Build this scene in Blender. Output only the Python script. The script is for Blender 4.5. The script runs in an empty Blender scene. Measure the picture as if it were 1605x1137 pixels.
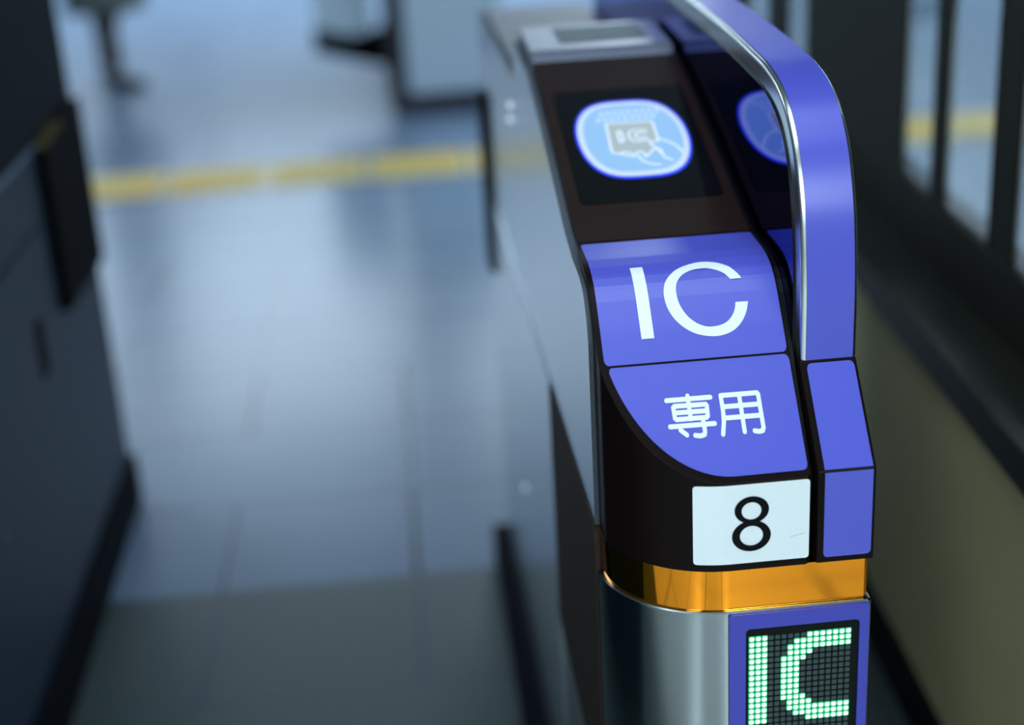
import bpy, bmesh, math, random
from mathutils import Vector, Matrix
from mathutils.geometry import tessellate_polygon

random.seed(7)
sc = bpy.context.scene
COL = sc.collection
PI = math.pi

# ------------------------------------------------------------------ camera
PITCH, YAW, ROLL = math.radians(21.4), math.radians(4.0), math.radians(3.29)
cam_d = bpy.data.cameras.new('camera')
cam = bpy.data.objects.new('camera', cam_d)
COL.objects.link(cam)
fw = Vector((math.sin(YAW) * math.cos(PITCH), math.cos(YAW) * math.cos(PITCH), -math.sin(PITCH)))
r0 = Vector((math.cos(YAW), -math.sin(YAW), 0))
u0 = r0.cross(fw)
rt = r0 * math.cos(ROLL) - u0 * math.sin(ROLL)
up = u0 * math.cos(ROLL) + r0 * math.sin(ROLL)
CAM = Vector((-.151, -1.1, 1.377))
m = Matrix((rt, up, -fw)).transposed().to_4x4()
m.translation = CAM
cam.matrix_world = m
cam_d.sensor_fit = 'HORIZONTAL'
cam_d.sensor_width = 36
cam_d.lens = 36 * 2332 / 1605
cam_d.clip_start = .05
cam_d.dof.use_dof = True
cam_d.dof.aperture_fstop = 1.7
cam_d.dof.aperture_blades = 9
cam_d.dof.focus_distance = (Vector((.12, .08, .89)) - CAM).dot(fw)
sc.camera = cam

# ------------------------------------------------------------------ world, exposure
w = bpy.data.worlds.new('world')
sc.world = w
w.use_nodes = True
w.node_tree.nodes['Background'].inputs[0].default_value = (.55, .75, 1, 1)
w.node_tree.nodes['Background'].inputs[1].default_value = .12
sc.view_settings.view_transform = 'Standard'
sc.view_settings.look = 'None'
sc.view_settings.exposure = 0.0
sc.view_settings.gamma = 1
sc.view_settings.use_curve_mapping = False
sc.cycles.use_denoising = True
sc.cycles.max_bounces = 8
sc.cycles.caustics_reflective = False
sc.cycles.caustics_refractive = False
sc.cycles.sample_clamp_indirect = 6

LIGHT = (.74, .90, 1.0)


def area(x, y, z, sx, sy, power, col=LIGHT, rot=(0, 0, 0)):
    d = bpy.data.lights.new('added_light', 'AREA')
    d.shape = 'RECTANGLE'
    d.size, d.size_y, d.energy, d.color = sx, sy, power, col
    o = bpy.data.objects.new('added_light', d)
    COL.objects.link(o)
    o.location, o.rotation_euler = (x, y, z), rot
    return o


CEIL = 3.0
# (x, y, length x, length y, watts): unseen lamps added at ceiling level to tune the light
LAMPS = [(-1.7, -4.2, .5, 2.4, 178), (.9, -4.4, .5, 2.4, 178), (-.3, -.3, 2.6, 1.3, 20),
         (-2.6, 3.4, .4, 1.6, 44), (2.4, 3.4, .4, 1.6, 44), (2.6, .6, .4, 1.6, 44), (2.0, 6.2, 2.2, 3.6, 88),  # last two added to light the handle's right edge and top
         (-3.6, 10.6, 2.0, 4.0, 88), (-1.2, 10.6, 2.0, 4.0, 88), (1.2, 10.6, 2.0, 4.0, 88), (3.6, 10.6, 2.0, 4.0, 88),
         (-3.6, 15.2, 2.0, 4.0, 13), (-1.2, 15.2, 2.0, 4.0, 13), (1.2, 15.2, 2.0, 4.0, 13), (3.6, 15.2, 2.0, 4.0, 13)]
for lx, ly, sx, sy, p in LAMPS:
    area(lx, ly, CEIL - .1, sx, sy, p, LIGHT if ly < 5 else (.70, .865, 1.0))


# ------------------------------------------------------------------ materials
def lin(c):
    return tuple(((v / 255) / 12.92 if v / 255 <= .04045 else ((v / 255 + .055) / 1.055) ** 2.4) for v in c)


def mat(name, base, rough=.5, metal=0, emit=None, strength=1, spec=.5, coat=0, noise=0, bump=0, nscale=40, trans=0, ior=1.45):
    mt = bpy.data.materials.new(name)
    mt.use_nodes = True
    nt = mt.node_tree
    b = nt.nodes['Principled BSDF']
    b.inputs['Base Color'].default_value = (*base, 1)
    b.inputs['Roughness'].default_value = rough
    b.inputs['Metallic'].default_value = metal
    b.inputs['IOR'].default_value = ior
    b.inputs['Specular IOR Level'].default_value = spec
    b.inputs['Coat Weight'].default_value = coat
    b.inputs['Coat Roughness'].default_value = .05
    b.inputs['Transmission Weight'].default_value = trans
    if emit:
        b.inputs['Emission Color'].default_value = (*emit, 1)
        b.inputs['Emission Strength'].default_value = strength
    if noise or bump:
        tc = nt.nodes.new('ShaderNodeTexCoord')
        n = nt.nodes.new('ShaderNodeTexNoise')
        n.inputs['Scale'].default_value = nscale
        n.inputs['Detail'].default_value = 4
        nt.links.new(tc.outputs['Object'], n.inputs['Vector'])
        if noise:
            mx = nt.nodes.new('ShaderNodeMix')
            mx.data_type = 'RGBA'
            mx.inputs[6].default_value = (*[v * (1 - noise) for v in base], 1)
            mx.inputs[7].default_value = (*[min(1, v * (1 + noise)) for v in base], 1)
            nt.links.new(n.outputs[0], mx.inputs[0])
            nt.links.new(mx.outputs[2], b.inputs['Base Color'])
        if bump:
            bp = nt.nodes.new('ShaderNodeBump')
            bp.inputs['Strength'].default_value = bump
            bp.inputs['Distance'].default_value = .001
            nt.links.new(n.outputs[0], bp.inputs['Height'])
            nt.links.new(bp.outputs[0], b.inputs['Normal'])
    return mt


def brushed(name, base, rough, aniso=.8, rot=0.0):
    mt = mat(name, base, rough, 1)
    nt = mt.node_tree
    b = nt.nodes['Principled BSDF']
    b.inputs['Anisotropic'].default_value = aniso
    b.inputs['Anisotropic Rotation'].default_value = rot
    t = nt.nodes.new('ShaderNodeTangent')
    t.direction_type, t.axis = 'RADIAL', 'Z'
    nt.links.new(t.outputs[0], b.inputs['Tangent'])
    tc = nt.nodes.new('ShaderNodeTexCoord')
    mp = nt.nodes.new('ShaderNodeMapping')
    mp.inputs['Scale'].default_value = (6, 6, 900)
    n = nt.nodes.new('ShaderNodeTexNoise')
    n.inputs['Scale'].default_value = 1
    n.inputs['Detail'].default_value = 3
    nt.links.new(tc.outputs['Object'], mp.inputs[0])
    nt.links.new(mp.outputs[0], n.inputs['Vector'])
    mr = nt.nodes.new('ShaderNodeMapRange')
    mr.inputs[3].default_value = rough * .75
    mr.inputs[4].default_value = rough * 1.25
    nt.links.new(n.outputs[0], mr.inputs[0])
    nt.links.new(mr.outputs[0], b.inputs['Roughness'])
    return mt


M = {}
M['purple'] = mat('violet_vinyl', (.080, .090, .53), .32, spec=.7, noise=.04, nscale=8)
M['violet_shaded'] = mat('violet_shaded', (.060, .066, .40), .35, spec=.3)  # sticker violet darkened for the weaker light low on the front
M['white_vinyl'] = mat('white_vinyl', (.80, .86, .86), .35)
M['label_white'] = mat('label_white', (.78, .84, .84), .3, noise=.02, nscale=20)
M['black_ink'] = mat('black_ink', (.003, .003, .004), .4, spec=.1)
M['brown'] = mat('dark_brown_plastic', (.0065, .0035, .0035), .32, spec=.09, bump=.04, nscale=900)
M['recess'] = mat('dark_recess', (.028, .020, .016), .6, spec=.07)
M['brown_gloss'] = mat('dark_brown_gloss', (.022, .011, .008), .16)
M['black_gloss'] = mat('dark_violet_gloss_acrylic', (.09, .085, .24), .015, 1)
M['black_gloss'].node_tree.nodes['Principled BSDF'].inputs['Specular Tint'].default_value = (.6, .65, 1, 1)
M['glass_black'] = mat('black_reader_glass', (.004, .004, .004), .06, spec=.5)
M['rubber'] = mat('black_rubber', (.004, .004, .004), .4, spec=.25)
M['steel'] = brushed('brushed_steel', (.31, .345, .35), .18, .85, .25)
M['steel_plate'] = mat('polished_steel_plate', (.62, .69, .74), .22, 1)
M['plate_edge'] = mat('plate_edge_grey', (.075, .085, .10), .55, spec=.12)
M['handle_steel'] = mat('satin_steel', (.66, .70, .71), .26, 1)
M['amber'] = mat('amber_mirror_band', (.97, .32, .02), .05, 1)
M['grey_block'] = mat('silver_grey_paint', (.13, .145, .20), .3, .2, spec=.35)
M['display_glass'] = mat('grey_display_glass', (.075, .11, .13), .5, spec=.15)
M['rear_deck'] = mat('slate_lacquer', (.035, .042, .065), .4, spec=.2)
M['plinth'] = mat('black_plinth', (.005, .006, .011), .7, spec=.06)
M['slate'] = mat('slate_blue_steel', (.009, .026, .056), .5, 0, spec=.25, noise=.06, nscale=6)
M['slate_cap'] = mat('near_black_cap', (.004, .008, .014), .6, spec=.06)
M['flap_black'] = mat('black_flap_rubber', (.0015, .0015, .0018), .7, spec=.05)
M['yellow_dark'] = mat('yellow_tape', (.085, .06, .006), .6, spec=.2)
M['green_black'] = mat('display_black', (.002, .004, .003), .35, spec=.15)
M['led_core'] = mat('lit_diode', (.3, .5, .4), .4, emit=(.80, 1.0, .86), strength=1.25)
M['led_halo'] = mat('diode_glow', (.02, .2, .08), .4, emit=(.002, .30, .12), strength=1.25)  # green glow around the lit diodes, put in as an emissive surround
M['led_off'] = mat('unlit_diode', (.040, .066, .064), .4, spec=.3)
M['em_rim'] = mat('backlit_blue', (.02, .03, .3), .3, emit=lin((44, 66, 232)), strength=1.0)
M['em_ring'] = mat('backlit_white', (.3, .3, .3), .3, emit=lin((178, 203, 243)), strength=.85)
M['em_face'] = mat('backlit_sky_blue', (.1, .15, .2), .3, emit=lin((140, 188, 236)), strength=.88)
M['em_card'] = mat('backlit_grey', (.1, .1, .1), .3, emit=lin((164, 186, 194)), strength=.9)
M['em_line'] = mat('backlit_line', (.2, .2, .2), .3, emit=lin((208, 228, 248)), strength=1.0)
M['lens'] = mat('sensor_lens', (.5, .5, .5), .2, emit=(.75, .9, 1.0), strength=.7)  # emission stands in for the bright glint on the lens
M['far_white'] = mat('pale_gate_paint', (.44, .56, .68), .4, noise=.03, nscale=4)
M['far_dark'] = mat('dark_gate_trim', (.012, .013, .024), .4)
M['olive'] = mat('olive_wall_panel', (.56, .51, .28), .6, spec=.15, noise=.22, nscale=3.5)
M['frame'] = mat('dark_bronze_frame', (.016, .017, .012), .6, spec=.15)
M['counter'] = mat('dark_green_counter', (.014, .016, .012), .5, spec=.15)
M['glass'] = mat('clear_glass', (.73, .78, .75), .0, trans=1, ior=1.45)
M['ceiling'] = mat('ceiling_board', (.45, .48, .5), .8)
M['wall'] = mat('concourse_wall', (.35, .38, .40), .6, noise=.05, nscale=2)
M['lamp'] = mat('lamp_diffuser', (.8, .8, .8), .5, emit=LIGHT, strength=1.6)
M['lamp_body'] = mat('lamp_housing', (.6, .62, .64), .5)
M['skin'] = mat('skin', (.50, .30, .21), .5, noise=.05)
M['coat'] = mat('grey_green_cloth', (.085, .11, .105), .8, noise=.1)
M['trousers'] = mat('dark_brown_cloth', (.03, .018, .010), .8, noise=.1)
M['shoe'] = mat('dark_shoe', (.012, .015, .022), .45)
M['hair'] = mat('black_hair', (.01, .009, .008), .5)
M['eye'] = mat('dark_eye', (.02, .015, .01), .2)


def floor_material():
    mt = mat('floor_tiles', (.2, .25, .3), .3)
    nt = mt.node_tree
    N, L = nt.nodes, nt.links
    b = N['Principled BSDF']
    tc = N.new('ShaderNodeTexCoord')
    sp = N.new('ShaderNodeSeparateXYZ')
    L.new(tc.outputs['Object'], sp.inputs[0])

    def math_(op, a, bv=None, c=None):
        n = N.new('ShaderNodeMath')
        n.operation = op
        for i, v in enumerate((a, bv, c)):
            if v is None:
                continue
            if hasattr(v, 'links'):
                L.new(v, n.inputs[i])
            else:
                n.inputs[i].default_value = v
        return n.outputs[0]
    P = .366

    def seam(sock, off, width):
        t = math_('DIVIDE', math_('SUBTRACT', sock, off), P)
        f = math_('ABSOLUTE', math_('SUBTRACT', math_('FRACT', t), .5))
        return math_('GREATER_THAN', f, .5 - width / P / 2)
    sx = seam(sp.outputs[0], -.545, .014)
    sy = seam(sp.outputs[1], 1.36, .010)
    n1 = N.new('ShaderNodeTexNoise')
    n1.inputs['Scale'].default_value = 1.6
    n1.inputs['Detail'].default_value = 3
    L.new(tc.outputs['Object'], n1.inputs['Vector'])
    n2 = N.new('ShaderNodeTexNoise')
    n2.inputs['Scale'].default_value = 90
    n2.inputs['Detail'].default_value = 6
    L.new(tc.outputs['Object'], n2.inputs['Vector'])
    # tile by tile tone
    wn = N.new('ShaderNodeTexWhiteNoise')
    wn.noise_dimensions = '2D'
    cb = N.new('ShaderNodeCombineXYZ')
    L.new(math_('FLOOR', math_('DIVIDE', math_('SUBTRACT', sp.outputs[0], -.545), P)), cb.inputs[0])
    L.new(math_('FLOOR', math_('DIVIDE', math_('SUBTRACT', sp.outputs[1], 1.36), P)), cb.inputs[1])
    L.new(cb.outputs[0], wn.inputs['Vector'])

    def mix(f, a, c, blend='MIX'):
        n = N.new('ShaderNodeMix')
        n.data_type = 'RGBA'
        n.blend_type = blend
        for i, v in ((0, f), (6, a), (7, c)):
            if hasattr(v, 'links'):
                L.new(v, n.inputs[i])
            elif isinstance(v, tuple):
                n.inputs[i].default_value = (*v, 1)
            else:
                n.inputs[i].default_value = v
        return n.outputs[2]
    blue = mix(n1.outputs[0], (.10, .160, .26), (.17, .245, .34))
    blue = mix(math_('MULTIPLY', wn.outputs[0], .35), blue, (.17, .21, .30))
    stone = mix(n2.outputs[0], (.018, .030, .034), (.066, .098, .100))
    near = math_('MULTIPLY', math_('LESS_THAN', sp.outputs[1], 1.36), math_('GREATER_THAN', sp.outputs[1], -.47))
    behind = math_('LESS_THAN', sp.outputs[1], -.47)  # unseen floor behind the camera, made pale to brighten the amber band
    c = mix(behind, mix(near, blue, stone), (.50, .52, .50))
    gx = math_('MULTIPLY', sx, math_('MULTIPLY', math_('GREATER_THAN', wn.outputs[0], .45), .95))
    g = math_('MAXIMUM', gx, math_('MULTIPLY', sy, .6))
    c = mix(g, c, (.035, .045, .07))
    L.new(c, b.inputs['Base Color'])
    L.new(math_('MULTIPLY_ADD', near, .12, .27), b.inputs['Roughness'])
    b.inputs['Specular IOR Level'].default_value = .55
    return mt


M['floor'] = floor_material()


# ------------------------------------------------------------------ mesh helpers
def tag(o, label=None, cat=None, group=None, kind=None):
    if label: o['label'] = label
    if cat: o['category'] = cat
    if group: o['group'] = group
    if kind: o['kind'] = kind
    return o


def link(name, me, material, parent=None, smooth=False):
    o = bpy.data.objects.new(name, me)
    COL.objects.link(o)
    if material is not None:
        me.materials.clear()
        me.materials.append(material)
    if parent is not None:
        o.parent = parent
    if smooth:
        for p in me.polygons:
            p.use_smooth = True
    return o


def empty(name, loc, label, cat, group=None, rz=0):
    o = bpy.data.objects.new(name, None)
    COL.objects.link(o)
    o.empty_display_size = .1
    o.location = loc
    o.rotation_euler.z = rz
    return tag(o, label, cat, group)


def raw(verts, faces):
    me = bpy.data.meshes.new('mesh')
    me.from_pydata([tuple(v) for v in verts], [], faces)
    bm = bmesh.new()
    bm.from_mesh(me)
    bmesh.ops.recalc_face_normals(bm, faces=bm.faces)
    bm.to_mesh(me)
    bm.free()
    me.update()
    return me


def bevel_mesh(me, width, seg=2, ang=35):
    bm = bmesh.new()
    bm.from_mesh(me)
    es = [e for e in bm.edges if len(e.link_faces) == 2 and e.calc_face_angle(0) > math.radians(ang)]
    if es and width > 0:
        bmesh.ops.bevel(bm, geom=es, offset=width, segments=seg, profile=.6, affect='EDGES', clamp_overlap=True)
    bm.to_mesh(me)
    bm.free()
    return me


def autosmooth(o, ang=35):
    me = o.data
    bm = bmesh.new()
    bm.from_mesh(me)
    for f in bm.faces: f.smooth = True
    for e in bm.edges:
        e.smooth = not (len(e.link_faces) == 2 and e.calc_face_angle(0) > math.radians(ang))
    bm.to_mesh(me)
    bm.free()
    wn = o.modifiers.new('wn', 'WEIGHTED_NORMAL')
    wn.keep_sharp = True
    wn.weight = 80
    return o


def box_me(x0, x1, y0, y1, z0, z1, bev=0, seg=2):
    v = [(x, y, z) for x in (x0, x1) for y in (y0, y1) for z in (z0, z1)]
    f = [(0, 1, 3, 2), (4, 6, 7, 5), (0, 4, 5, 1), (2, 3, 7, 6), (0, 2, 6, 4), (1, 5, 7, 3)]
    me = raw(v, f)
    return bevel_mesh(me, bev, seg) if bev else me


def box(name, x0, x1, y0, y1, z0, z1, material, parent=None, bev=0, seg=2):
    return link(name, box_me(x0, x1, y0, y1, z0, z1, bev, seg), material, parent)


def prism(pts, axis, a, b):
    """extrude a 2D outline along 'X' (pts are y,z), 'Z' (pts are x,y) or 'Y' (pts are x,z)"""
    def P(p, t):
        return {'X': (t, p[0], p[1]), 'Z': (p[0], p[1], t), 'Y': (p[0], t, p[1])}[axis]
    n = len(pts)
    v = [P(p, a) for p in pts] + [P(p, b) for p in pts]
    f = [tuple(range(n))[::-1], tuple(range(n, 2 * n))]
    f += [(i, (i + 1) % n, n + (i + 1) % n, n + i) for i in range(n)]
    return raw(v, f)


def boolean(me_a, me_b, op='INTERSECT'):
    a = bpy.data.objects.new('tmp_a', me_a)
    b = bpy.data.objects.new('tmp_b', me_b)
    COL.objects.link(a)
    COL.objects.link(b)
    md = a.modifiers.new('b', 'BOOLEAN')
    md.operation, md.object, md.solver = op, b, 'EXACT'
    dg = bpy.context.evaluated_depsgraph_get()
    dg.update()
    me = bpy.data.meshes.new_from_object(a.evaluated_get(dg))
    bpy.data.objects.remove(a)
    bpy.data.objects.remove(b)
    return me


def rrect(x0, x1, y0, y1, r, n=6):
    pts = []
    for cx, cy, a0 in ((x1 - r, y1 - r, 0), (x0 + r, y1 - r, 90), (x0 + r, y0 + r, 180), (x1 - r, y0 + r, 270)):
        for i in range(n + 1):
            a = math.radians(a0 + 90 * i / n)
            pts.append((cx + r * math.cos(a), cy + r * math.sin(a)))
    return pts


def catmull(pts, n=6, closed=False):
    out = []
    N = len(pts)
    rng = range(N if closed else N - 1)
    for i in rng:
        if closed:
            p = [pts[(i + k - 1) % N] for k in range(4)]
        else:
            p = [pts[max(0, min(N - 1, i + k - 1))] for k in range(4)]
        for j in range(n):
            t = j / n
            out.append(tuple(.5 * (2 * p[1][k] + (p[2][k] - p[0][k]) * t + (2 * p[0][k] - 5 * p[1][k] + 4 * p[2][k] - p[3][k]) * t * t
                                   + (3 * p[1][k] - p[0][k] - 3 * p[2][k] + p[3][k]) * t ** 3) for k in range(len(pts[0]))))
    if not closed:
        out.append(tuple(pts[-1]))
    return out


def fill2d(loops):
    """triangles of a polygon with holes, as (verts2d, faces)"""
    flat = [p for l in loops for p in l]
    tri = tessellate_polygon([[Vector((p[0], p[1], 0)) for p in l] for l in loops])
    return flat, [tuple(t) for t in tri]


def cut_rows(verts, faces, step, axis=1):
    """subdivide a flat 2D mesh with cuts so that it can follow a curved surface"""
    bm = bmesh.new()
    vs = [bm.verts.new((p[0], p[1], 0)) for p in verts]
    for f in faces:
        if len(set(f)) > 2:
            try:
                bm.faces.new([vs[i] for i in f])
            except ValueError:
                pass
    lo = min(p[axis] for p in verts)
    hi = max(p[axis] for p in verts)
    k = math.floor(lo / step) + 1
    while k * step < hi:
        co = (0, k * step, 0) if axis == 1 else (k * step, 0, 0)
        no = (0, 1, 0) if axis == 1 else (1, 0, 0)
        bmesh.ops.bisect_plane(bm, geom=bm.verts[:] + bm.edges[:] + bm.faces[:], plane_co=co, plane_no=no, dist=1e-7)
        k += 1
    bm.verts.index_update()
    v = [(x.co.x, x.co.y) for x in bm.verts]
    f = [tuple(x.index for x in fc.verts) for fc in bm.faces]
    bm.free()
    return v, f


def stroke2d(pts, width, cap=8, aspect=1.0):
    """a round-ended stroke as one clean 2D strip; aspect scales the second coordinate's half-width"""
    h = width / 2
    q = []
    for p in pts:
        v = Vector((p[0], p[1] / aspect))
        if not q or (v - q[-1]).length > 1e-7:
            q.append(v)
    n = len(q)
    closed = n > 3 and (q[0] - q[-1]).length < 1e-6
    if closed:
        q.pop()
        n -= 1

    def perp(a, b):
        d = (b - a).normalized()
        return Vector((-d.y, d.x))
    V, F = [], []
    for i in range(n):
        ns = []
        if i > 0 or closed: ns.append(perp(q[i - 1], q[i]))
        if i < n - 1 or closed: ns.append(perp(q[i], q[(i + 1) % n]))
        m_ = sum(ns, Vector((0, 0)))
        m_ = m_.normalized() if m_.length > 1e-6 else ns[0]
        k = h / max(.45, m_.dot(ns[0]))
        V += [q[i] + m_ * k, q[i] - m_ * k]
    for i in range(n if closed else n - 1):
        a, b = 2 * i, 2 * ((i + 1) % n)
        F.append((a, a + 1, b + 1, b))
    if not closed:
        for end, other, ia, ib in ((q[0], q[1], 1, 0), (q[-1], q[-2], 2 * n - 2, 2 * n - 1)):
            d = (end - other).normalized()
            nn = Vector((-d.y, d.x))
            k = len(V)
            V += [end + (nn * math.cos(PI * j / cap) + d * math.sin(PI * j / cap)) * h for j in range(1, cap)]
            F.append(tuple([ia] + list(range(k, k + cap - 1)) + [ib]))
    return [(v.x, v.y * aspect) for v in V], F


def decal(name, parts, fn, material, parent, step=None):
    """thin printed film laid on a surface: fn maps (u, v) to a 3D point"""
    V, F = [], []
    layer = 0
    for v, f in parts:
        if step:
            v, f = cut_rows(v, f, step)
        k = len(V)
        lay = Vector((0, -.62, .78)) * (2.5e-5 * layer)
        layer += 1
        V += [Vector(fn(*p)) + lay for p in v]
        F += [tuple(i + k for i in t) for t in f]
    me = bpy.data.meshes.new('mesh')
    me.from_pydata([tuple(p) for p in V], [], F)
    # every face looks out of the surface
    bm = bmesh.new()
    bm.from_mesh(me)
    bm.normal_update()
    for f in bm.faces:
        if f.normal.dot(Vector((-.2, -1, 1))) < 0:
            f.normal_flip()
    bm.to_mesh(me)
    bm.free()
    return link(name, me, material, parent)


# ------------------------------------------------------------------ the setting
FX0, FX1, FY0, FY1 = -6.0, 6.0, -6.0, 18.0
tag(box('floor', FX0, FX1, FY0, FY1, -.1, 0, M['floor']), kind='structure')
tag(box('ceiling', FX0, FX1, FY0, FY1, CEIL, CEIL + .1, M['ceiling']), kind='structure')
tag(box('wall_left', FX0 - .1, FX0, FY0, FY1, 0, CEIL, M['wall']), kind='structure')
tag(box('wall_right', FX1, FX1 + .1, FY0, FY1, 0, CEIL, M['wall']), kind='structure')
tag(box('wall_back', FX0, FX1, FY1, FY1 + .1, 0, CEIL, M['wall']), kind='structure')
tag(box('wall_front', FX0, FX1, FY0 - .1, FY0, 0, CEIL, M['wall']), kind='structure')
for i, (a, b) in enumerate(((-5.2, -4.1), (-3.1, -2.7), (-1.7, -.9), (.5, .75), (1.5, 2.6), (3.4, 3.7))):  # unseen dark panels added for the streaks reflected in the steel
    tag(box('reflection_panel_%d' % (i + 1), a, b, FY0, FY0 + .06, 0, 2.3, M['frame']), kind='structure')
for i, (a, b) in enumerate(((-5.2, -4.6), (-4.1, -3.9), (-3.3, -2.2), (-1.6, -1.4), (-.9, -.2), (.5, .7), (1.3, 2.4))):  # more added panels, mirrored in the rounded steel corner
    tag(box('reflection_panel_%d' % (i + 7), FX0, FX0 + .06, a, b, 0, 2.4, M['frame']), kind='structure')
for lx, ly, sx, sy, p in LAMPS:
    t = empty('added_lamp', (lx, ly, CEIL), 'unseen white lamp added at the concourse ceiling', 'lamp', 'added ceiling lamps')
    box('lamp_housing', -sx / 2 - .03, sx / 2 + .03, -sy / 2 - .03, sy / 2 + .03, -.06, 0, M['lamp_body'], t, .006)
    box('diffuser', -sx / 2, sx / 2, -sy / 2, sy / 2, -.075, -.06, M['lamp'], t, .003)


def tactile():
    """a strip of yellow tactile tiles across the concourse, raised bars on each tile"""
    bm = bmesh.new()

    def add(x0, x1, y0, y1, z0, z1):
        mm = box_me(x0, x1, y0, y1, z0, z1)
        bm.from_mesh(mm)
        bpy.data.meshes.remove(mm)
    x = -4.56
    while x < 5.0:
        add(x + .010, x + .380, 4.40, 4.76, 0, .004)
        for k in range(6):
            add(x + .03, x + .36, 4.42 + k * .057, 4.45 + k * .057, .004, .008)
        x += .39
    me = bpy.data.meshes.new('mesh')
    bm.to_mesh(me)
    bm.free()
    mt = mat('yellow_tactile', (.62, .44, .045), .5)
    nt = mt.node_tree
    tc = nt.nodes.new('ShaderNodeTexCoord')
    n = nt.nodes.new('ShaderNodeTexNoise')
    n.inputs['Scale'].default_value = 1.3
    nt.links.new(tc.outputs['Object'], n.inputs['Vector'])
    r = nt.nodes.new('ShaderNodeValToRGB')
    r.color_ramp.elements[0].position, r.color_ramp.elements[1].position = .38, .62
    r.color_ramp.elements[0].color = (.60, .50, .20, 1)
    r.color_ramp.elements[1].color = (.62, .40, .025, 1)
    nt.links.new(n.outputs[0], r.inputs[0])
    nt.links.new(r.outputs[0], nt.nodes['Principled BSDF'].inputs['Base Color'])
    return link('tactile_strip', me, mt)


tag(tactile(), 'yellow tactile guiding strip laid across the grey blue floor', 'tactile paving')

# ------------------------------------------------------------------ the near ticket gate
PROF = [(0.0, .820), (.07, .9005), (.093, .928), (.112, .9495), (.122, .9585), (.134, .9655), (.148, .9695), (.165, .9715),
        (.190, .972), (.214, .973), (.252, .9825), (.393, 1.0275), (.506, 1.0602), (.577, 1.0775)]


def zp(y):
    if y <= 0:
        return PROF[0][1] + y * 1.15
    for (a, b), (c, d) in zip(PROF, PROF[1:]):
        if y <= c:
            return b + (d - b) * (y - a) / (c - a)
    return PROF[-1][1]


def np_(y):
    e = .003
    d = (zp(y + e) - zp(y - e)) / (2 * e)
    return Vector((0, -d, 1)).normalized()


def on_top(off):
    def fn(x, y):
        n = np_(y)
        return (x, y + n.y * off, zp(y) + n.z * off)
    return fn


RC = .103                                     # plan radius of the rounded lane corner


def plan_y(x, inset=0.0):
    x -= inset
    r = RC - inset if inset < RC else .01
    r = RC
    if x >= r:
        return inset
    return inset + r - math.sqrt(max(0, r * r - (r - x) ** 2))


def plan(x1, y1, inset=0.0, n=26, right_r=.004):
    """outline of the machine in plan: lane corner rounded, right corner nearly square"""
    pts = []
    for i in range(n + 1):
        a = math.radians(180 + 90 * i / n)
        pts.append((RC + (RC - inset) * math.cos(a), RC + (RC - inset) * math.sin(a)))
    xr = x1 - inset
    for i in range(4):
        a = math.radians(270 + 90 * i / 3)
        pts.append((xr - right_r + right_r * math.cos(a), inset + right_r + right_r * math.sin(a)))
    pts += [(xr, y1), (inset, y1)]
    return pts


gate = empty('ticket_gate', (0, 0, 0), 'violet and steel ticket gate numbered 8 with curved handle and IC signs', 'ticket gate')
GL = 1.41
XR = .228

# lower steel shell, plinth
o = link('steel_shell', bevel_mesh(prism(plan(XR, GL), 'Z', .06, .6965), .0028, 3, 50), M['steel'], gate)
autosmooth(o)
link('plinth', prism([(-.030, .1), (-.030, GL + .01), (XR + .006, GL + .01), (XR + .006, .01), (.12, .01), (.03, .03)], 'Z', 0, .06), M['plinth'], gate)
o = link('amber_band', bevel_mesh(prism(plan(XR, .30, .0035, 40), 'Z', .6965, .7365), .0006, 2, 50), M['amber'], gate)
autosmooth(o)
o = link('band_backing', prism([(.0045, .14), (.0045, GL - .002), (XR - .004, GL - .002), (XR - .004, .30), (.1, .30)], 'Z', .6965, .7365), M['brown'], gate)

# brown upper housing: plan outline cut by the side profile
body_plan = []
for i in range(33):
    a = math.radians(180 + 90 * i / 32)
    body_plan.append((.001 + RC + RC * math.cos(a), RC + RC * math.sin(a)))
body_plan = [p for p in body_plan if p[0] > .0042]
body_plan += [(.1685, 0), (.171, .0025), (.171, .78), (.009, .78), (.009, .225), (.0042, .165)]
top = [(-.02, zp(-.02))] + PROF
prof_poly = [(-.02, .737)] + top + [(.5775, 1.0775), (.5775, .9), (.79, .9), (.79, .737)]
hous = boolean(prism(body_plan, 'Z', .7368, 1.3), prism(prof_poly, 'X', -.1, .4))
housing = link('upper_housing', bevel_mesh(hous, .0016, 3, 32), M['brown'], gate)
autosmooth(housing, 30)

# IC sign panel on the housing
ST = .0005


def sticker_outline(x0, x1, y0, y1, r=.004):
    return rrect(x0, x1, y0, y1, r, 5)


ic = decal('ic_sign_sheet', [fill2d([sticker_outline(.0100, .1692, .0737, .2095)])], on_top(ST), M['purple'], gate, .004)
tag(ic, 'violet sheet with large white letters IC')
# lower sheet: left edge follows the rounded corner
edge = []
for i in range(31):
    a = math.radians(180 + 90 * i / 30)
    ex, ey = .0055 + RC + (RC - .0010) * math.cos(a), .0030 + RC + (RC - .0010) * math.sin(a)
    if ey <= .0700:
        edge.append((ex, ey))
r = .004
lowp = [(edge[0][0] + .0022, .0724), (edge[0][0] + .0006, .0716)] + edge
x1 = .1712 - .0015
for i in range(5):
    a = math.radians(270 + 90 * i / 4)
    lowp.append((x1 - r + r * math.cos(a), .0042 + r + r * math.sin(a)))
for i in range(5):
    a = math.radians(0 + 90 * i / 4)
    lowp.append((x1 - r + r * math.cos(a), .0724 - r + r * math.sin(a)))
ks = decal('lower_sign_sheet', [fill2d([lowp])], on_top(ST), M['purple'], gate, .006)
tag(ks, 'violet sheet with two white Japanese characters')

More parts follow.
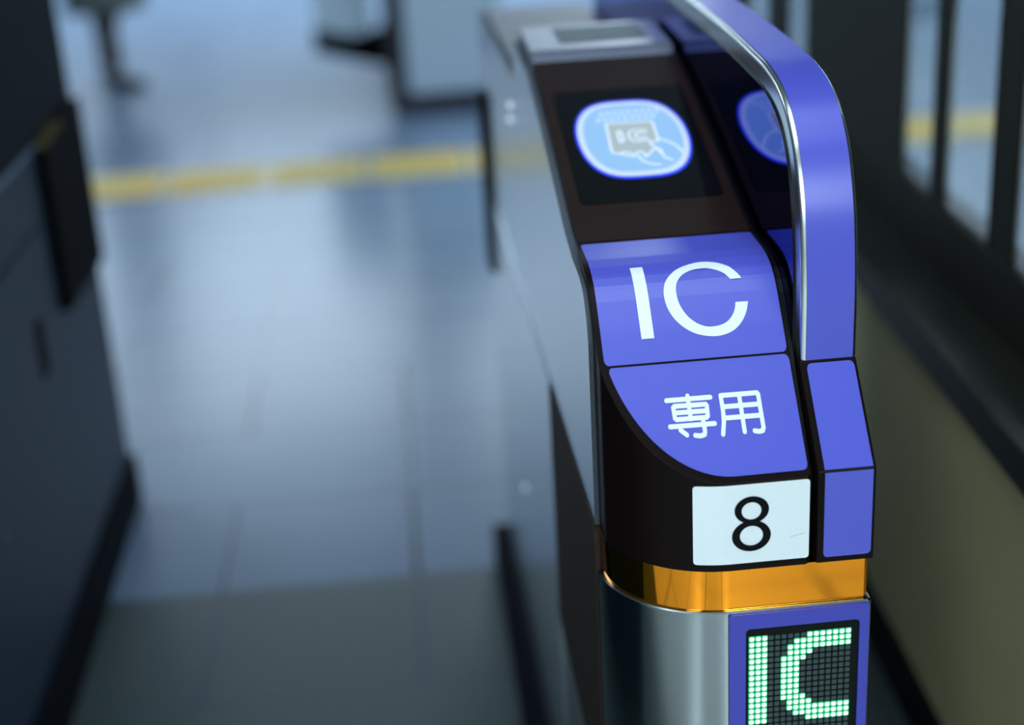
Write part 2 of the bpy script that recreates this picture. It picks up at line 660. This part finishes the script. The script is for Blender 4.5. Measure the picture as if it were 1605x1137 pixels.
LI = [(.0447, .1428), (.0559, .1428), (.0559, .0877), (.0448, .0877)]
C_out = [(.1401, .1217), (.1366, .1281), (.1314, .1340), (.124, .1398), (.1134, .1434), (.102, .1428), (.0898, .1382), (.0795, .131), (.0734, .1243), (.0701, .1171),
         (.0697, .1102), (.0716, .104), (.0759, .098), (.0826, .0927), (.0919, .0885), (.1033, .0863), (.1142, .0861), (.125, .0883), (.1331, .0927), (.1389, .0988), (.1421, .1054)]
C_in = [(.1311, .1056), (.129, .1006), (.1244, .0959), (.1173, .0927), (.106, .0917), (.097, .0935), (.0892, .0978), (.0841, .1032), (.0811, .1096), (.0809, .1171),
        (.0835, .1233), (.0896, .1296), (.0992, .1334), (.1106, .134), (.1197, .1314), (.126, .1273), (.1299, .1215)]
decal('letter', [fill2d([LI])], on_top(ST * 2), M['white_vinyl'], ic, .003)
decal('letter', [fill2d([catmull(C_out, 4) + catmull(C_in, 4)])], on_top(ST * 2), M['white_vinyl'], ic, .003)

SEN = [[(.0587, .0506), (.0965, .0505)], [(.0772, .0523), (.0772, .0388)],
       [(.0650, .0469), (.0916, .0466), (.0924, .0458), (.0920, .0398), (.0909, .0390), (.0650, .0391), (.0639, .0399), (.0637, .0461), (.0650, .0469)],
       [(.064, .0430), (.0914, .0428)], [(.0588, .0352), (.0969, .0350)], [(.0672, .0328), (.0720, .0297)],
       [(.0874, .038), (.0877, .0308), (.0868, .0291), (.0834, .0285), (.0790, .0291)]]
YOU = [[(.1055, .0509), (.1056, .0418), (.1049, .0356), (.1026, .0284)], [(.1055, .0509), (.1368, .0508), (.1376, .0500)],
       [(.1376, .0500), (.1377, .0302), (.1366, .0286), (.1336, .0282), (.1298, .0288)], [(.1213, .0508), (.1212, .0288)],
       [(.1058, .0442), (.1374, .0441)], [(.1056, .0376), (.1374, .0375)]]
for ch in (SEN, YOU):
    decal('character', [stroke2d(s, .0036, 8, .80) for s in ch], on_top(ST * 2), M['white_vinyl'], ks, .004)


# number label wrapped on the front
def on_front(off):
    def fn(x, z):
        y = plan_y(x - .001) if x < RC else 0
        xx = min(1, max(0, (RC + .001 - x) / RC))
        return (x - xx * off, y - math.sqrt(1 - xx * xx) * off, z)
    return fn


def wide_cut(part, step):
    return cut_rows(part[0], part[1], step, axis=0)


lab = decal('number_label', [wide_cut(fill2d([rrect(.0715, .1702, .7440, .8186, .003)]), .006)], on_front(.0006), M['label_white'], gate)
tag(lab, 'white label with a black number 8')


def ell(cx, cz, rx, rz, n=40):
    return [(cx + rx * math.cos(2 * PI * i / n), cz + rz * math.sin(2 * PI * i / n)) for i in range(n)]


def dz(z):                                       # the digit keeps its height inside the label
    return z


decal('numeral', [wide_cut(fill2d([ell(.1205, .7945, .0147, .0128), ell(.1202, .7937, .0085, .0081)]), .006),
                  wide_cut(fill2d([ell(.1203, .7700, .0167, .0146), ell(.1203, .7702, .0100, .0093)]), .006)], on_front(.0012), M['black_ink'], lab)
# a scuff on the label
decal('scuff', [stroke2d([(.154, .7655), (.158, .7668), (.166, .7682)], .0005, 4)], on_front(.0012), mat('scuff_grey', (.45, .5, .5), .5), lab)


# card reader window with its lit emblem
reader = decal('reader_window', [fill2d([rrect(.0215, .1600, .2790, .4950, .006)])], on_top(.0006), M['glass_black'], gate, .02)
frame_l = decal('reader_surround', [fill2d([rrect(.0095, .1705, .2145, .5770, .003), rrect(.0205, .1610, .2780, .4960, .006)])], on_top(.0004), M['brown_gloss'], gate, .02)


def barrel(a, b, cx=.0908, cy=.3925, n=72):
    pts = []
    for i in range(n):
        t = 2 * PI * i / n
        c, s = math.cos(t), math.sin(t)
        pts.append((cx + a * math.copysign(abs(c) ** (2 / 3.3), c), cy + b * math.copysign(abs(s) ** (2 / 2.05), s)))
    return pts


emb = decal('touch_emblem', [fill2d([barrel(.0585, .0765)])], on_top(.0012), M['em_rim'], reader, .02)
tag(emb, 'backlit light blue touch sign showing a hand with an IC card')
decal('emblem_ring', [fill2d([barrel(.0560, .0725)])], on_top(.0016), M['em_ring'], reader, .02)
decal('emblem_face', [fill2d([barrel(.0500, .0650)])], on_top(.0020), M['em_face'], reader, .02)
CARD = [(.0669, .4174), (.0687, .4198), (.1141, .4185), (.1157, .4150), (.1148, .3790), (.1054, .3781), (.1077, .3701), (.1114, .3620), (.1062, .3626),
        (.0977, .3540), (.0921, .3618), (.0866, .3590), (.0783, .3625), (.0722, .3604), (.0660, .3620), (.0648, .3650)]
decal('card_picture', [fill2d([CARD])], on_top(.0024), M['em_card'], reader, .02)
HL = [CARD[:5] + [CARD[5]], [CARD[0], CARD[15], CARD[14], CARD[13]],
      [(.0722, .3604), (.0783, .363), (.0866, .3574), (.0921, .3618), (.0962, .3588), (.0977, .3518), (.1062, .3626), (.1111, .3636), (.1141, .3546), (.114, .3614), (.1077, .3701), (.1054, .3781)],
      [(.1154, .3838), (.1232, .3775), (.1301, .3695), (.1357, .355)], [(.0905, .3528), (.092, .3459), (.0982, .3391), (.1085, .3351)],
      [(.1141, .3546), (.1164, .3475), (.1227, .3417)], [(.0722, .3604), (.0800, .3550), (.0905, .3528)],
      [(.076, .4001), (.0779, .4027), (.0799, .4005), (.0801, .385), (.0782, .3818), (.0759, .3822), (.076, .4001)],
      [(.1066, .4003), (.1003, .4023), (.0926, .4023), (.0881, .3983), (.0867, .393), (.0877, .3848), (.0926, .3806), (.1003, .3814), (.1057, .3824)],
      [(.1047, .395), (.0984, .3969), (.0941, .3946), (.0937, .3894), (.0974, .3862), (.1042, .387)]]
decal('hand_outline', [stroke2d(catmull(s, 3) if i not in (0, 1) else s, .0023, 5) for i, s in enumerate(HL)], on_top(.0028), M['em_line'], reader, .02)
# two arched lines of small print above the card, out of focus in the photograph
TX = []
rr = random.Random(3)
for x0, x1, n, cy, h in ((.062, .128, 9, .4415, .008), (.057, .122, 9, .4290, .007)):
    for i in range(n):
        x = x0 + (x1 - x0) * (i + .5) / n
        y = cy - 2.2 * (x - .092) ** 2
        TX += [stroke2d([(x - .002, y + h * .3), (x + .002, y + h * .3)], .0012, 4), stroke2d([(x - .0005, y + h * .5), (x - .0012, y - h * .4)], .0012, 4),
               stroke2d([(x + .0004, y), (x + .0018, y - h * .35)], .0012, 4)]
decal('small_print', TX, on_top(.0024), M['em_line'], reader, .02)

# raised grey display block behind the reader
blk = [(.5775, 1.05), (.5775, 1.0775), (.590, 1.0885), (.728, 1.0945), (.742, 1.088), (.742, 1.0)]
o = link('display_block', bevel_mesh(prism(blk, 'X', .0088, .1712), .003, 3, 20), M['grey_block'], gate)
autosmooth(o, 30)
sl = (1.0945 - 1.0885) / (.728 - .590)
decal('block_display', [fill2d([rrect(.046, .150, .622, .708, .006)])], lambda x, y: (x, y, 1.0885 + (y - .590) * sl + .0006), M['display_glass'], gate)
rear = prism([(.742, .737), (.742, 1.05), (.76, 1.034), (GL - .05, 1.030), (GL - .01, 1.0), (GL - .01, .737)], 'X', .0088, .1712)
o = link('rear_deck', bevel_mesh(rear, .004, 3, 30), M['rear_deck'], gate)
autosmooth(o, 30)

# lane face: polished plate with a dark recess, flap and sensor lenses with a glowing glint
plate = [(.106, .737), (.106, .915), (.112, .931), (.12, .944)] + [(y, zp(y) - .009) for y in (.13, .15, .175, .2, .25, .35, .45, .577)] + [(.60, 1.068), (.735, 1.078), (.755, 1.026), (GL, 1.022), (GL, .737)]
o = link('lane_plate', prism(plate, 'X', .0008, .0086), M['steel_plate'], gate)
o.data.materials.append(M['plate_edge'])
for p in o.data.polygons:
    p.material_index = 0 if abs(p.normal.x) > .9 else 1
box('lane_side_plate', -.0012, .002, .46, GL - .003, .055, .7362, M['steel_plate'], gate)
o = link('lane_recess_panel', bevel_mesh(prism(rrect(.095, .463, .425, .7362, .012), 'X', -.0016, .004), .0008, 2, 40), M['recess'], gate)
fl = link('lane_flap', bevel_mesh(prism(rrect(1.285, 1.385, .60, .90, .012), 'X', -.010, .004), .002, 2, 40), M['flap_black'], gate)
tag(fl, 'black folded flap at the far end')
for y, z in ((.906, .386), (.814, .983), (.826, .962)):
    bm = bmesh.new()
    bmesh.ops.create_uvsphere(bm, u_segments=16, v_segments=10, radius=.0045)
    for v in bm.verts:
        v.co = Vector((v.co.x * .6 - .001, v.co.y + y, v.co.z + z))
    me = bpy.data.meshes.new('mesh')
    bm.to_mesh(me)
    bm.free()
    link('sensor_lens', me, M['lens'], gate, True)

# rubber strip in the slit beside the handle side
seal = [(.016, .737)] + [(y + .0025 + .0135 * max(0, 1 - y / .11), zp(y) - .0042) for y, _ in PROF] + [(.60, 1.075), (.74, 1.080), (.76, 1.028), (GL - .06, 1.024), (GL - .06, .737)]
o = link('slit_seal', prism(seal, 'X', .1712, .1765), M['rubber'], gate)

# handle side housing
hs = [(0, .7368), (0, .823), (.0655, .8985), (GL - .04, .8985), (GL - .01, .87), (GL - .01, .7368)]
o = link('handle_housing', bevel_mesh(prism(hs, 'X', .1772, .2272), .0016, 3, 20), M['brown'], gate)
autosmooth(o, 30)
SX0, SX1 = .1830, .2245


def on_handle_slope(off):
    s = (.8985 - .823) / .0655
    n = Vector((0, -s, 1)).normalized()

    def fn(x, y):
        return (x, y + n.y * off, .823 + s * y + n.z * off)
    return fn


def half_round(x0, x1, y0, y1, r, top_round):
    pts = rrect(x0, x1, y0, y1, r, 5)
    if top_round:
        pts = [p for p in pts if p[1] > y0 + r + 1e-6] + [(x0, y0), (x1, y0)]
    else:
        pts = [(x1, y1), (x0, y1)] + [p for p in pts if p[1] < y1 - r - 1e-6]
    return pts


hp = half_round(SX0, SX1, .0012, .0635, .004, True)
decal('slope_sheet', [fill2d([hp])], on_handle_slope(.0005), M['purple'], gate, .01)
hp = half_round(SX0, SX1, .7425, .8225, .004, False)
decal('front_sheet', [fill2d([hp])], lambda x, z: (x, -.0006, z), M['purple'], gate)

# the arched handle
H_OUT = [(.0660, .8985), (.0660, .955), (.0705, 1.000), (.0785, 1.036), (.0960, 1.074), (.1210, 1.101), (.1520, 1.118), (.1900, 1.1275), (.2400, 1.1325),
         (.40, 1.1405), (.80, 1.1500), (1.10, 1.1500), (1.22, 1.140), (1.28, 1.10), (1.30, 1.03), (1.30, .8985)]
HC = catmull(H_OUT, 6)


def handle_frames():
    fr = []
    for i, p in enumerate(HC):
        a, b = HC[max(0, i - 1)], HC[min(len(HC) - 1, i + 1)]
        t = Vector((b[0] - a[0], b[1] - a[1])).normalized()
        fr.append((Vector(p), t, Vector((-t.y, t.x))))       # outward normal
    return fr


FR = handle_frames()
HX0, HX1, HT = .1785, .2278, .024


def sweep(section):
    V, F = [], []
    n = len(section)
    for p, t, nn in FR:
        for x, d in section:                                  # d: depth below the outer face
            q = p - nn * d
            V.append((x, q.x, q.y))
    for i in range(len(FR) - 1):
        for j in range(n):
            F.append((i * n + j, i * n + (j + 1) % n, (i + 1) * n + (j + 1) % n, (i + 1) * n + j))
    F.append(tuple(range(n)))
    F.append(tuple(range((len(FR) - 1) * n, len(FR) * n)))
    return raw(V, F)


sec = [(x, d) for x, d in rrect(HX0, HX1, 0, HT, .0042, 4)]
o = link('handle_bar', sweep(sec), M['handle_steel'], gate)
autosmooth(o, 40)
V, F = [], []
for p, t, nn in FR:
    q = p + nn * .0006
    V += [(SX0 + .0004, q.x, q.y), (SX1 - .0002, q.x, q.y)]
for i in range(len(FR) - 1):
    F.append((2 * i, 2 * i + 1, 2 * i + 3, 2 * i + 2))
o = link('handle_sheet', raw(V, F), M['purple'], gate, True)
# glossy black infill under the handle
inn = []
for p, t, nn in FR:
    q = p - nn * (HT - .004)
    inn.append((q.x, q.y))
inf = [(inn[0][0], .78)] + inn + [(inn[-1][0], .78)]
o = link('handle_infill', prism(inf, 'X', .1768, .1990), M['black_gloss'], gate)
o.data.materials.append(M['rubber'])
for p in o.data.polygons:
    p.material_index = 0 if abs(p.normal.x) > .9 else 1

# LED matrix sign on the front
Z0 = .6945
o = decal('led_bezel', [fill2d([rrect(.1010, .2250, .40, Z0, .003), rrect(.1155, .2165, .412, .6795, .004)])], lambda x, z: (x, -.0030, z), M['violet_shaded'], gate)
bm = bmesh.new()
bm.from_mesh(o.data)
ret = bmesh.ops.extrude_face_region(bm, geom=bm.faces[:])
for g in ret['geom']:
    if isinstance(g, bmesh.types.BMVert):
        g.co.y += .0031
bmesh.ops.recalc_face_normals(bm, faces=bm.faces)
bm.to_mesh(o.data)
bm.free()
led = link('led_sign', box_me(.1150, .2170, -.0006, .002, .4115, .6800), M['green_black'], gate)
tag(led, 'dot matrix sign showing green letters IC')
PX, PZ = .00573, .00573
LX, LZ = .1212, .6680
C_ROWS = {0: (9, 15), 1: (7, 15), 2: (6, 15), 3: (6, 9), 4: (5, 8), 5: (5, 7), 6: (5, 7), 7: (5, 7), 8: (5, 7), 9: (5, 7), 10: (5, 7), 11: (5, 8),
          12: (6, 9), 13: (6, 15), 14: (7, 15), 15: (9, 15)}
lit_i = [(c, r) for r in range(16) for c in range(3)]
lit_c = [(c, r) for r, (a, b) in C_ROWS.items() for c in range(a, b + 1)]


def dots(cells, size, rr_, y):
    V, F = [], []
    for c, r_ in cells:
        cx, cz = LX + c * PX, LZ - r_ * PZ
        k = len(V)
        p = rrect(cx - size / 2, cx + size / 2, cz - size / 2, cz + size / 2, rr_, 4)
        V += [(a, y, b) for a, b in p]
        F.append(tuple(range(k, k + len(p))))
    me = bpy.data.meshes.new('mesh')
    me.from_pydata(V, [], F)
    bm = bmesh.new()
    bm.from_mesh(me)
    bm.normal_update()
    for f in bm.faces:
        if f.normal.y > 0:
            f.normal_flip()
    bm.to_mesh(me)
    bm.free()
    return me


for cells in (lit_i, lit_c):
    link('lit_letter', dots(cells, .0041, .0016, -.0014), M['led_core'], led)
link('diode_halos', dots(lit_i + lit_c, .0057, .0012, -.0009), M['led_halo'], led)  # painted glow squares under the lit dots
off = [(c, r_) for r_ in range(0, 40) for c in range(16) if (c, r_) not in set(lit_i + lit_c)]
link('unlit_diodes', dots(off, .0043, .0012, -.0011), M['led_off'], led)

# ------------------------------------------------------------------ the gate across the lane
lg = empty('ticket_gate', (-.761, 0, 0), 'dark slate ticket gate at the left with a black flap and dark cap', 'ticket gate')
LL = 1.804
o = link('side_shell', bevel_mesh(box_me(-.235, 0, -.1, LL, .10, .842), .010, 3), M['slate'], lg)
autosmooth(o)
box('plinth', -.248, .012, -.1, LL + .004, 0, .10, M['plinth'], lg)
o = link('cap', bevel_mesh(prism([(-.1, .842), (-.1, .90), (.10, 1.02), (.5, 1.09), (LL - .03, 1.12), (LL, 1.10), (LL, .842)], 'X', -.231, -.003), .006, 3, 20), M['slate_cap'], lg)
autosmooth(o)
box('trim_line', -.004, .003, -.1, LL - .36, .838, .844, mat('blue_trim', (.10, .16, .28), .3), lg, .001)
fl = link('flap', bevel_mesh(prism([(1.44, .545), (1.44, .838), (1.79, .858), (1.79, .535)], 'X', -.01, .016), .006, 2, 30), M['flap_black'], lg)
tape = link('flap_tape', prism([(1.44, .836), (1.44, .842), (1.60, .851), (1.60, .845)], 'X', -.008, .0168), M['yellow_dark'], fl)
o = link('vent_slot', prism(rrect(1.235, 1.285, .495, .595, .012), 'X', -.002, .0012), M['flap_black'], lg)
box('panel_seam', -.001, .0008, -.1, 1.40, .720, .725, M['flap_black'], lg)
link('sensor_lens', prism(ell(.872, .402, .008, .008, 16), 'X', 0, .002), M['led_off'], lg)

# ------------------------------------------------------------------ gate far behind, its flap closed
fg = empty('ticket_gate', (0, 5.55, 0), 'pale ticket gate far behind the yellow strip with dark plinth', 'ticket gate')
o = link('front_panel', bevel_mesh(box_me(-.078, .36, 0, 1.5, .085, 1.05), .012, 3), M['far_white'], fg)
box('plinth', -.095, .365, -.02, 1.5, 0, .085, M['far_dark'], fg, .004)
box('side_trim', -.165, -.078, .004, 1.5, .085, 1.05, M['far_dark'], fg, .006)
box('side_foot', -.150, -.095, .01, 1.5, 0, .085, M['far_dark'], fg)
o = link('flap', bevel_mesh(prism([(-.48, .29), (-.48, .39), (-.30, .345), (-.15, .385), (-.15, .20), (-.30, .235)], 'Y', .10, .13), .006, 2, 30), M['flap_black'], fg)
o = link('flap_panel', bevel_mesh(prism([(-.465, .37), (-.465, .86), (-.22, .86), (-.22, .35), (-.30, .335)], 'Y', .105, .122), .003, 2, 30), M['far_white'], fg)

# ------------------------------------------------------------------ glazed partition on the right
WA = math.atan(.059)
pt = bpy.data.objects.new('partition_origin', None)
COL.objects.link(pt)


def wbox(name, d0, d1, s0, s1, z0, z1, material, parent=None, bev=0):
    """d: distance behind the wall face, s: distance along the wall"""
    me = box_me(d0, d1, s0, s1, z0, z1, bev)
    mx = Matrix.Translation((.52, 0, 0)) @ Matrix.Rotation(-WA, 4, 'Z')
    me.transform(mx)
    return link(name, me, material, parent)


bpy.data.objects.remove(pt)
S0, S1 = -.45, 3.4
tag(wbox('wall_low', 0, .14, S0, S1, 0, .59, M['olive']), kind='structure')
tag(wbox('baseboard_right', -.012, 0, S0, S1, 0, .085, M['plinth']), kind='structure')
tag(wbox('trim_1', -.02, .16, S0, S1, .59, .64, M['counter'], None, .002), kind='structure')
tag(wbox('trim_2', .075, .125, S0, S1, .64, .742, M['frame'], None, .004), kind='structure')
tag(wbox('trim_3', .075, .125, S0, S1, 2.1, 2.3, M['frame'], None, .004), kind='structure')


def window(n, s0, s1, label):
    f = bpy.data.objects.new('window_%d' % n, None)
    COL.objects.link(f)
    f['kind'] = 'structure'
    mx = []
    wbox('window_frame', .0782, .0908, s0 - .022, s0, .742, 2.1, M['frame'], f, .003)
    wbox('window_frame', .0782, .0908, s1, s1 + .022, .742, 2.1, M['frame'], f, .003)
    wbox('window_pane', .083, .088, s0, s1, .742, 2.1, M['glass'], f)


window(1, .815, 1.012, None)
window(2, 1.085, 1.236, None)
window(3, 1.99, 2.15, None)
window(4, 2.41, 2.62, None)
window(5, .30, .715, None)
for i, (a, b) in enumerate(((1.258, 1.968), (2.172, 2.388), (2.642, S1), (S0, .278), (.737, .793), (1.034, 1.063))):
    tag(wbox('trim_%d' % (4 + i), .079, .090, a, b, .742, 2.1, M['frame']), kind='structure')


# ------------------------------------------------------------------ a passer-by far down the concourse
def skin_mesh(nodes, edges, sub=2):
    me = bpy.data.meshes.new('mesh')
    me.from_pydata([n[0] for n in nodes], edges, [])
    o = bpy.data.objects.new('tmp', me)
    COL.objects.link(o)
    sk = o.modifiers.new('s', 'SKIN')
    for i, n in enumerate(nodes):
        v = me.skin_vertices[0].data[i]
        r_ = n[1]
        v.radius = r_ if isinstance(r_, tuple) else (r_, r_)
        v.use_root = (i == 0)
    ss = o.modifiers.new('u', 'SUBSURF')
    ss.levels = ss.render_levels = sub
    dg = bpy.context.evaluated_depsgraph_get()
    dg.update()
    res = bpy.data.meshes.new_from_object(o.evaluated_get(dg))
    bpy.data.objects.remove(o)
    return res


def person(loc, rz, label):
    root = empty('person', loc, label, 'person', None, rz)
    nodes = [((0, 0, .92), (.15, .11)), ((0, 0, 1.10), (.135, .10)), ((0, 0, 1.30), (.15, .105)), ((0, 0, 1.42), (.09, .07)), ((0, -.01, 1.50), (.052, .055)),
             ((0, -.02, 1.58), (.070, .085)), ((0, -.015, 1.67), (.074, .092)), ((0, -.01, 1.73), (.05, .06))]
    edges = [(0, 1), (1, 2), (2, 3), (3, 4), (4, 5), (5, 6), (6, 7)]

    def chain(start, pts):
        a = start
        for p in pts:
            nodes.append(p)
            edges.append((a, len(nodes) - 1))
            a = len(nodes) - 1
        return a
    for s in (-1, 1):
        chain(0, [((s * .085, 0, .84), .088), ((s * .08, -.02 * s, .48), .058), ((s * .075, .02 + .03 * s, .28), .052), ((s * .07, .06 * s + .02, .09), .036)])
        h = chain(3, [((s * .18, 0, 1.39), .055), ((s * .22, .02, 1.12), .043), ((s * .225, -.05, .89), .030), ((s * .225, -.07, .83), .030)])
        for k in range(4):
            x = s * .225
            chain(h, [((x, -.10 + .019 * k, .775), .0095), ((x - s * .006, -.105 + .02 * k, .735 - .006 * (k in (1, 2))), .009), ((x - s * .016, -.105 + .02 * k, .705 - .008 * (k in (1, 2))), .008)])
        chain(h, [((s * .218, -.11, .80), .011), ((s * .212, -.128, .765), .009)])
    link('body', skin_mesh(nodes, edges), M['skin'], root, True)

    def lathe(name, prof, mtl, n=28):
        V, F = [], []
        for z, rx, ry, oy in prof:
            for i in range(n):
                a = 2 * PI * i / n
                V.append((rx * math.cos(a), oy + ry * math.sin(a), z))
        for j in range(len(prof) - 1):
            for i in range(n):
                F.append((j * n + i, j * n + (i + 1) % n, (j + 1) * n + (i + 1) % n, (j + 1) * n + i))
        F.append(tuple(range(n)))
        F.append(tuple(range((len(prof) - 1) * n, len(prof) * n)))
        o = link(name, raw(V, F), mtl, root, True)
        return o
    lathe('coat', [(.40, .25, .20, 0), (.42, .253, .203, 0), (.70, .215, .165, 0), (.92, .195, .145, 0), (1.10, .170, .125, 0), (1.30, .185, .130, 0), (1.39, .165, .11, 0), (1.44, .095, .085, 0), (1.47, .075, .075, 0)], M['coat'])
    for s in (-1, 1):
        link('sleeve', skin_mesh([((s * .16, 0, 1.385), .075), ((s * .215, .018, 1.12), .060), ((s * .225, -.045, .905), .048)], [(0, 1), (1, 2)], 2), M['coat'], root, True)
        link('trouser_leg', skin_mesh([((s * .082, 0, .60), .075), ((s * .078, .02 + .03 * s, .32), .062), ((s * .071, .055 * s + .02, .09), .050)], [(0, 1), (1, 2)], 2), M['trousers'], root, True)
        y = .06 * s + .02
        link('shoe', skin_mesh([((s * .07, y + .05, .045), (.042, .040)), ((s * .07, y, .05), (.044, .045)), ((s * .073, y - .09, .034), (.046, .032)), ((s * .075, y - .16, .028), (.036, .024))], [(0, 1), (1, 2), (2, 3)], 2), M['shoe'], root, True)
        link('eye', skin_mesh([((s * .030, -.098, 1.635), .010), ((s * .034, -.098, 1.635), .010)], [(0, 1)], 1), M['eye'], root, True)
        link('ear', skin_mesh([((s * .076, .0, 1.645), (.010, .018)), ((s * .078, .004, 1.61), (.009, .014))], [(0, 1)], 1), M['skin'], root, True)
    link('nose', skin_mesh([((0, -.098, 1.63), .010), ((0, -.118, 1.60), .013)], [(0, 1)], 1), M['skin'], root, True)
    link('mouth', skin_mesh([((-.02, -.098, 1.565), .006), ((.02, -.098, 1.565), .006)], [(0, 1)], 1), mat('lips', (.35, .12, .10), .4), root, True)
    link('hair', skin_mesh([((0, .03, 1.60), (.080, .075)), ((0, .02, 1.69), (.088, .092)), ((0, -.01, 1.745), (.070, .080))], [(0, 1), (1, 2)], 2), M['hair'], root, True)
    return root


person((-1.56, 6.75, 0), math.radians(75), 'person in grey green coat and dark shoes walking far down the concourse')
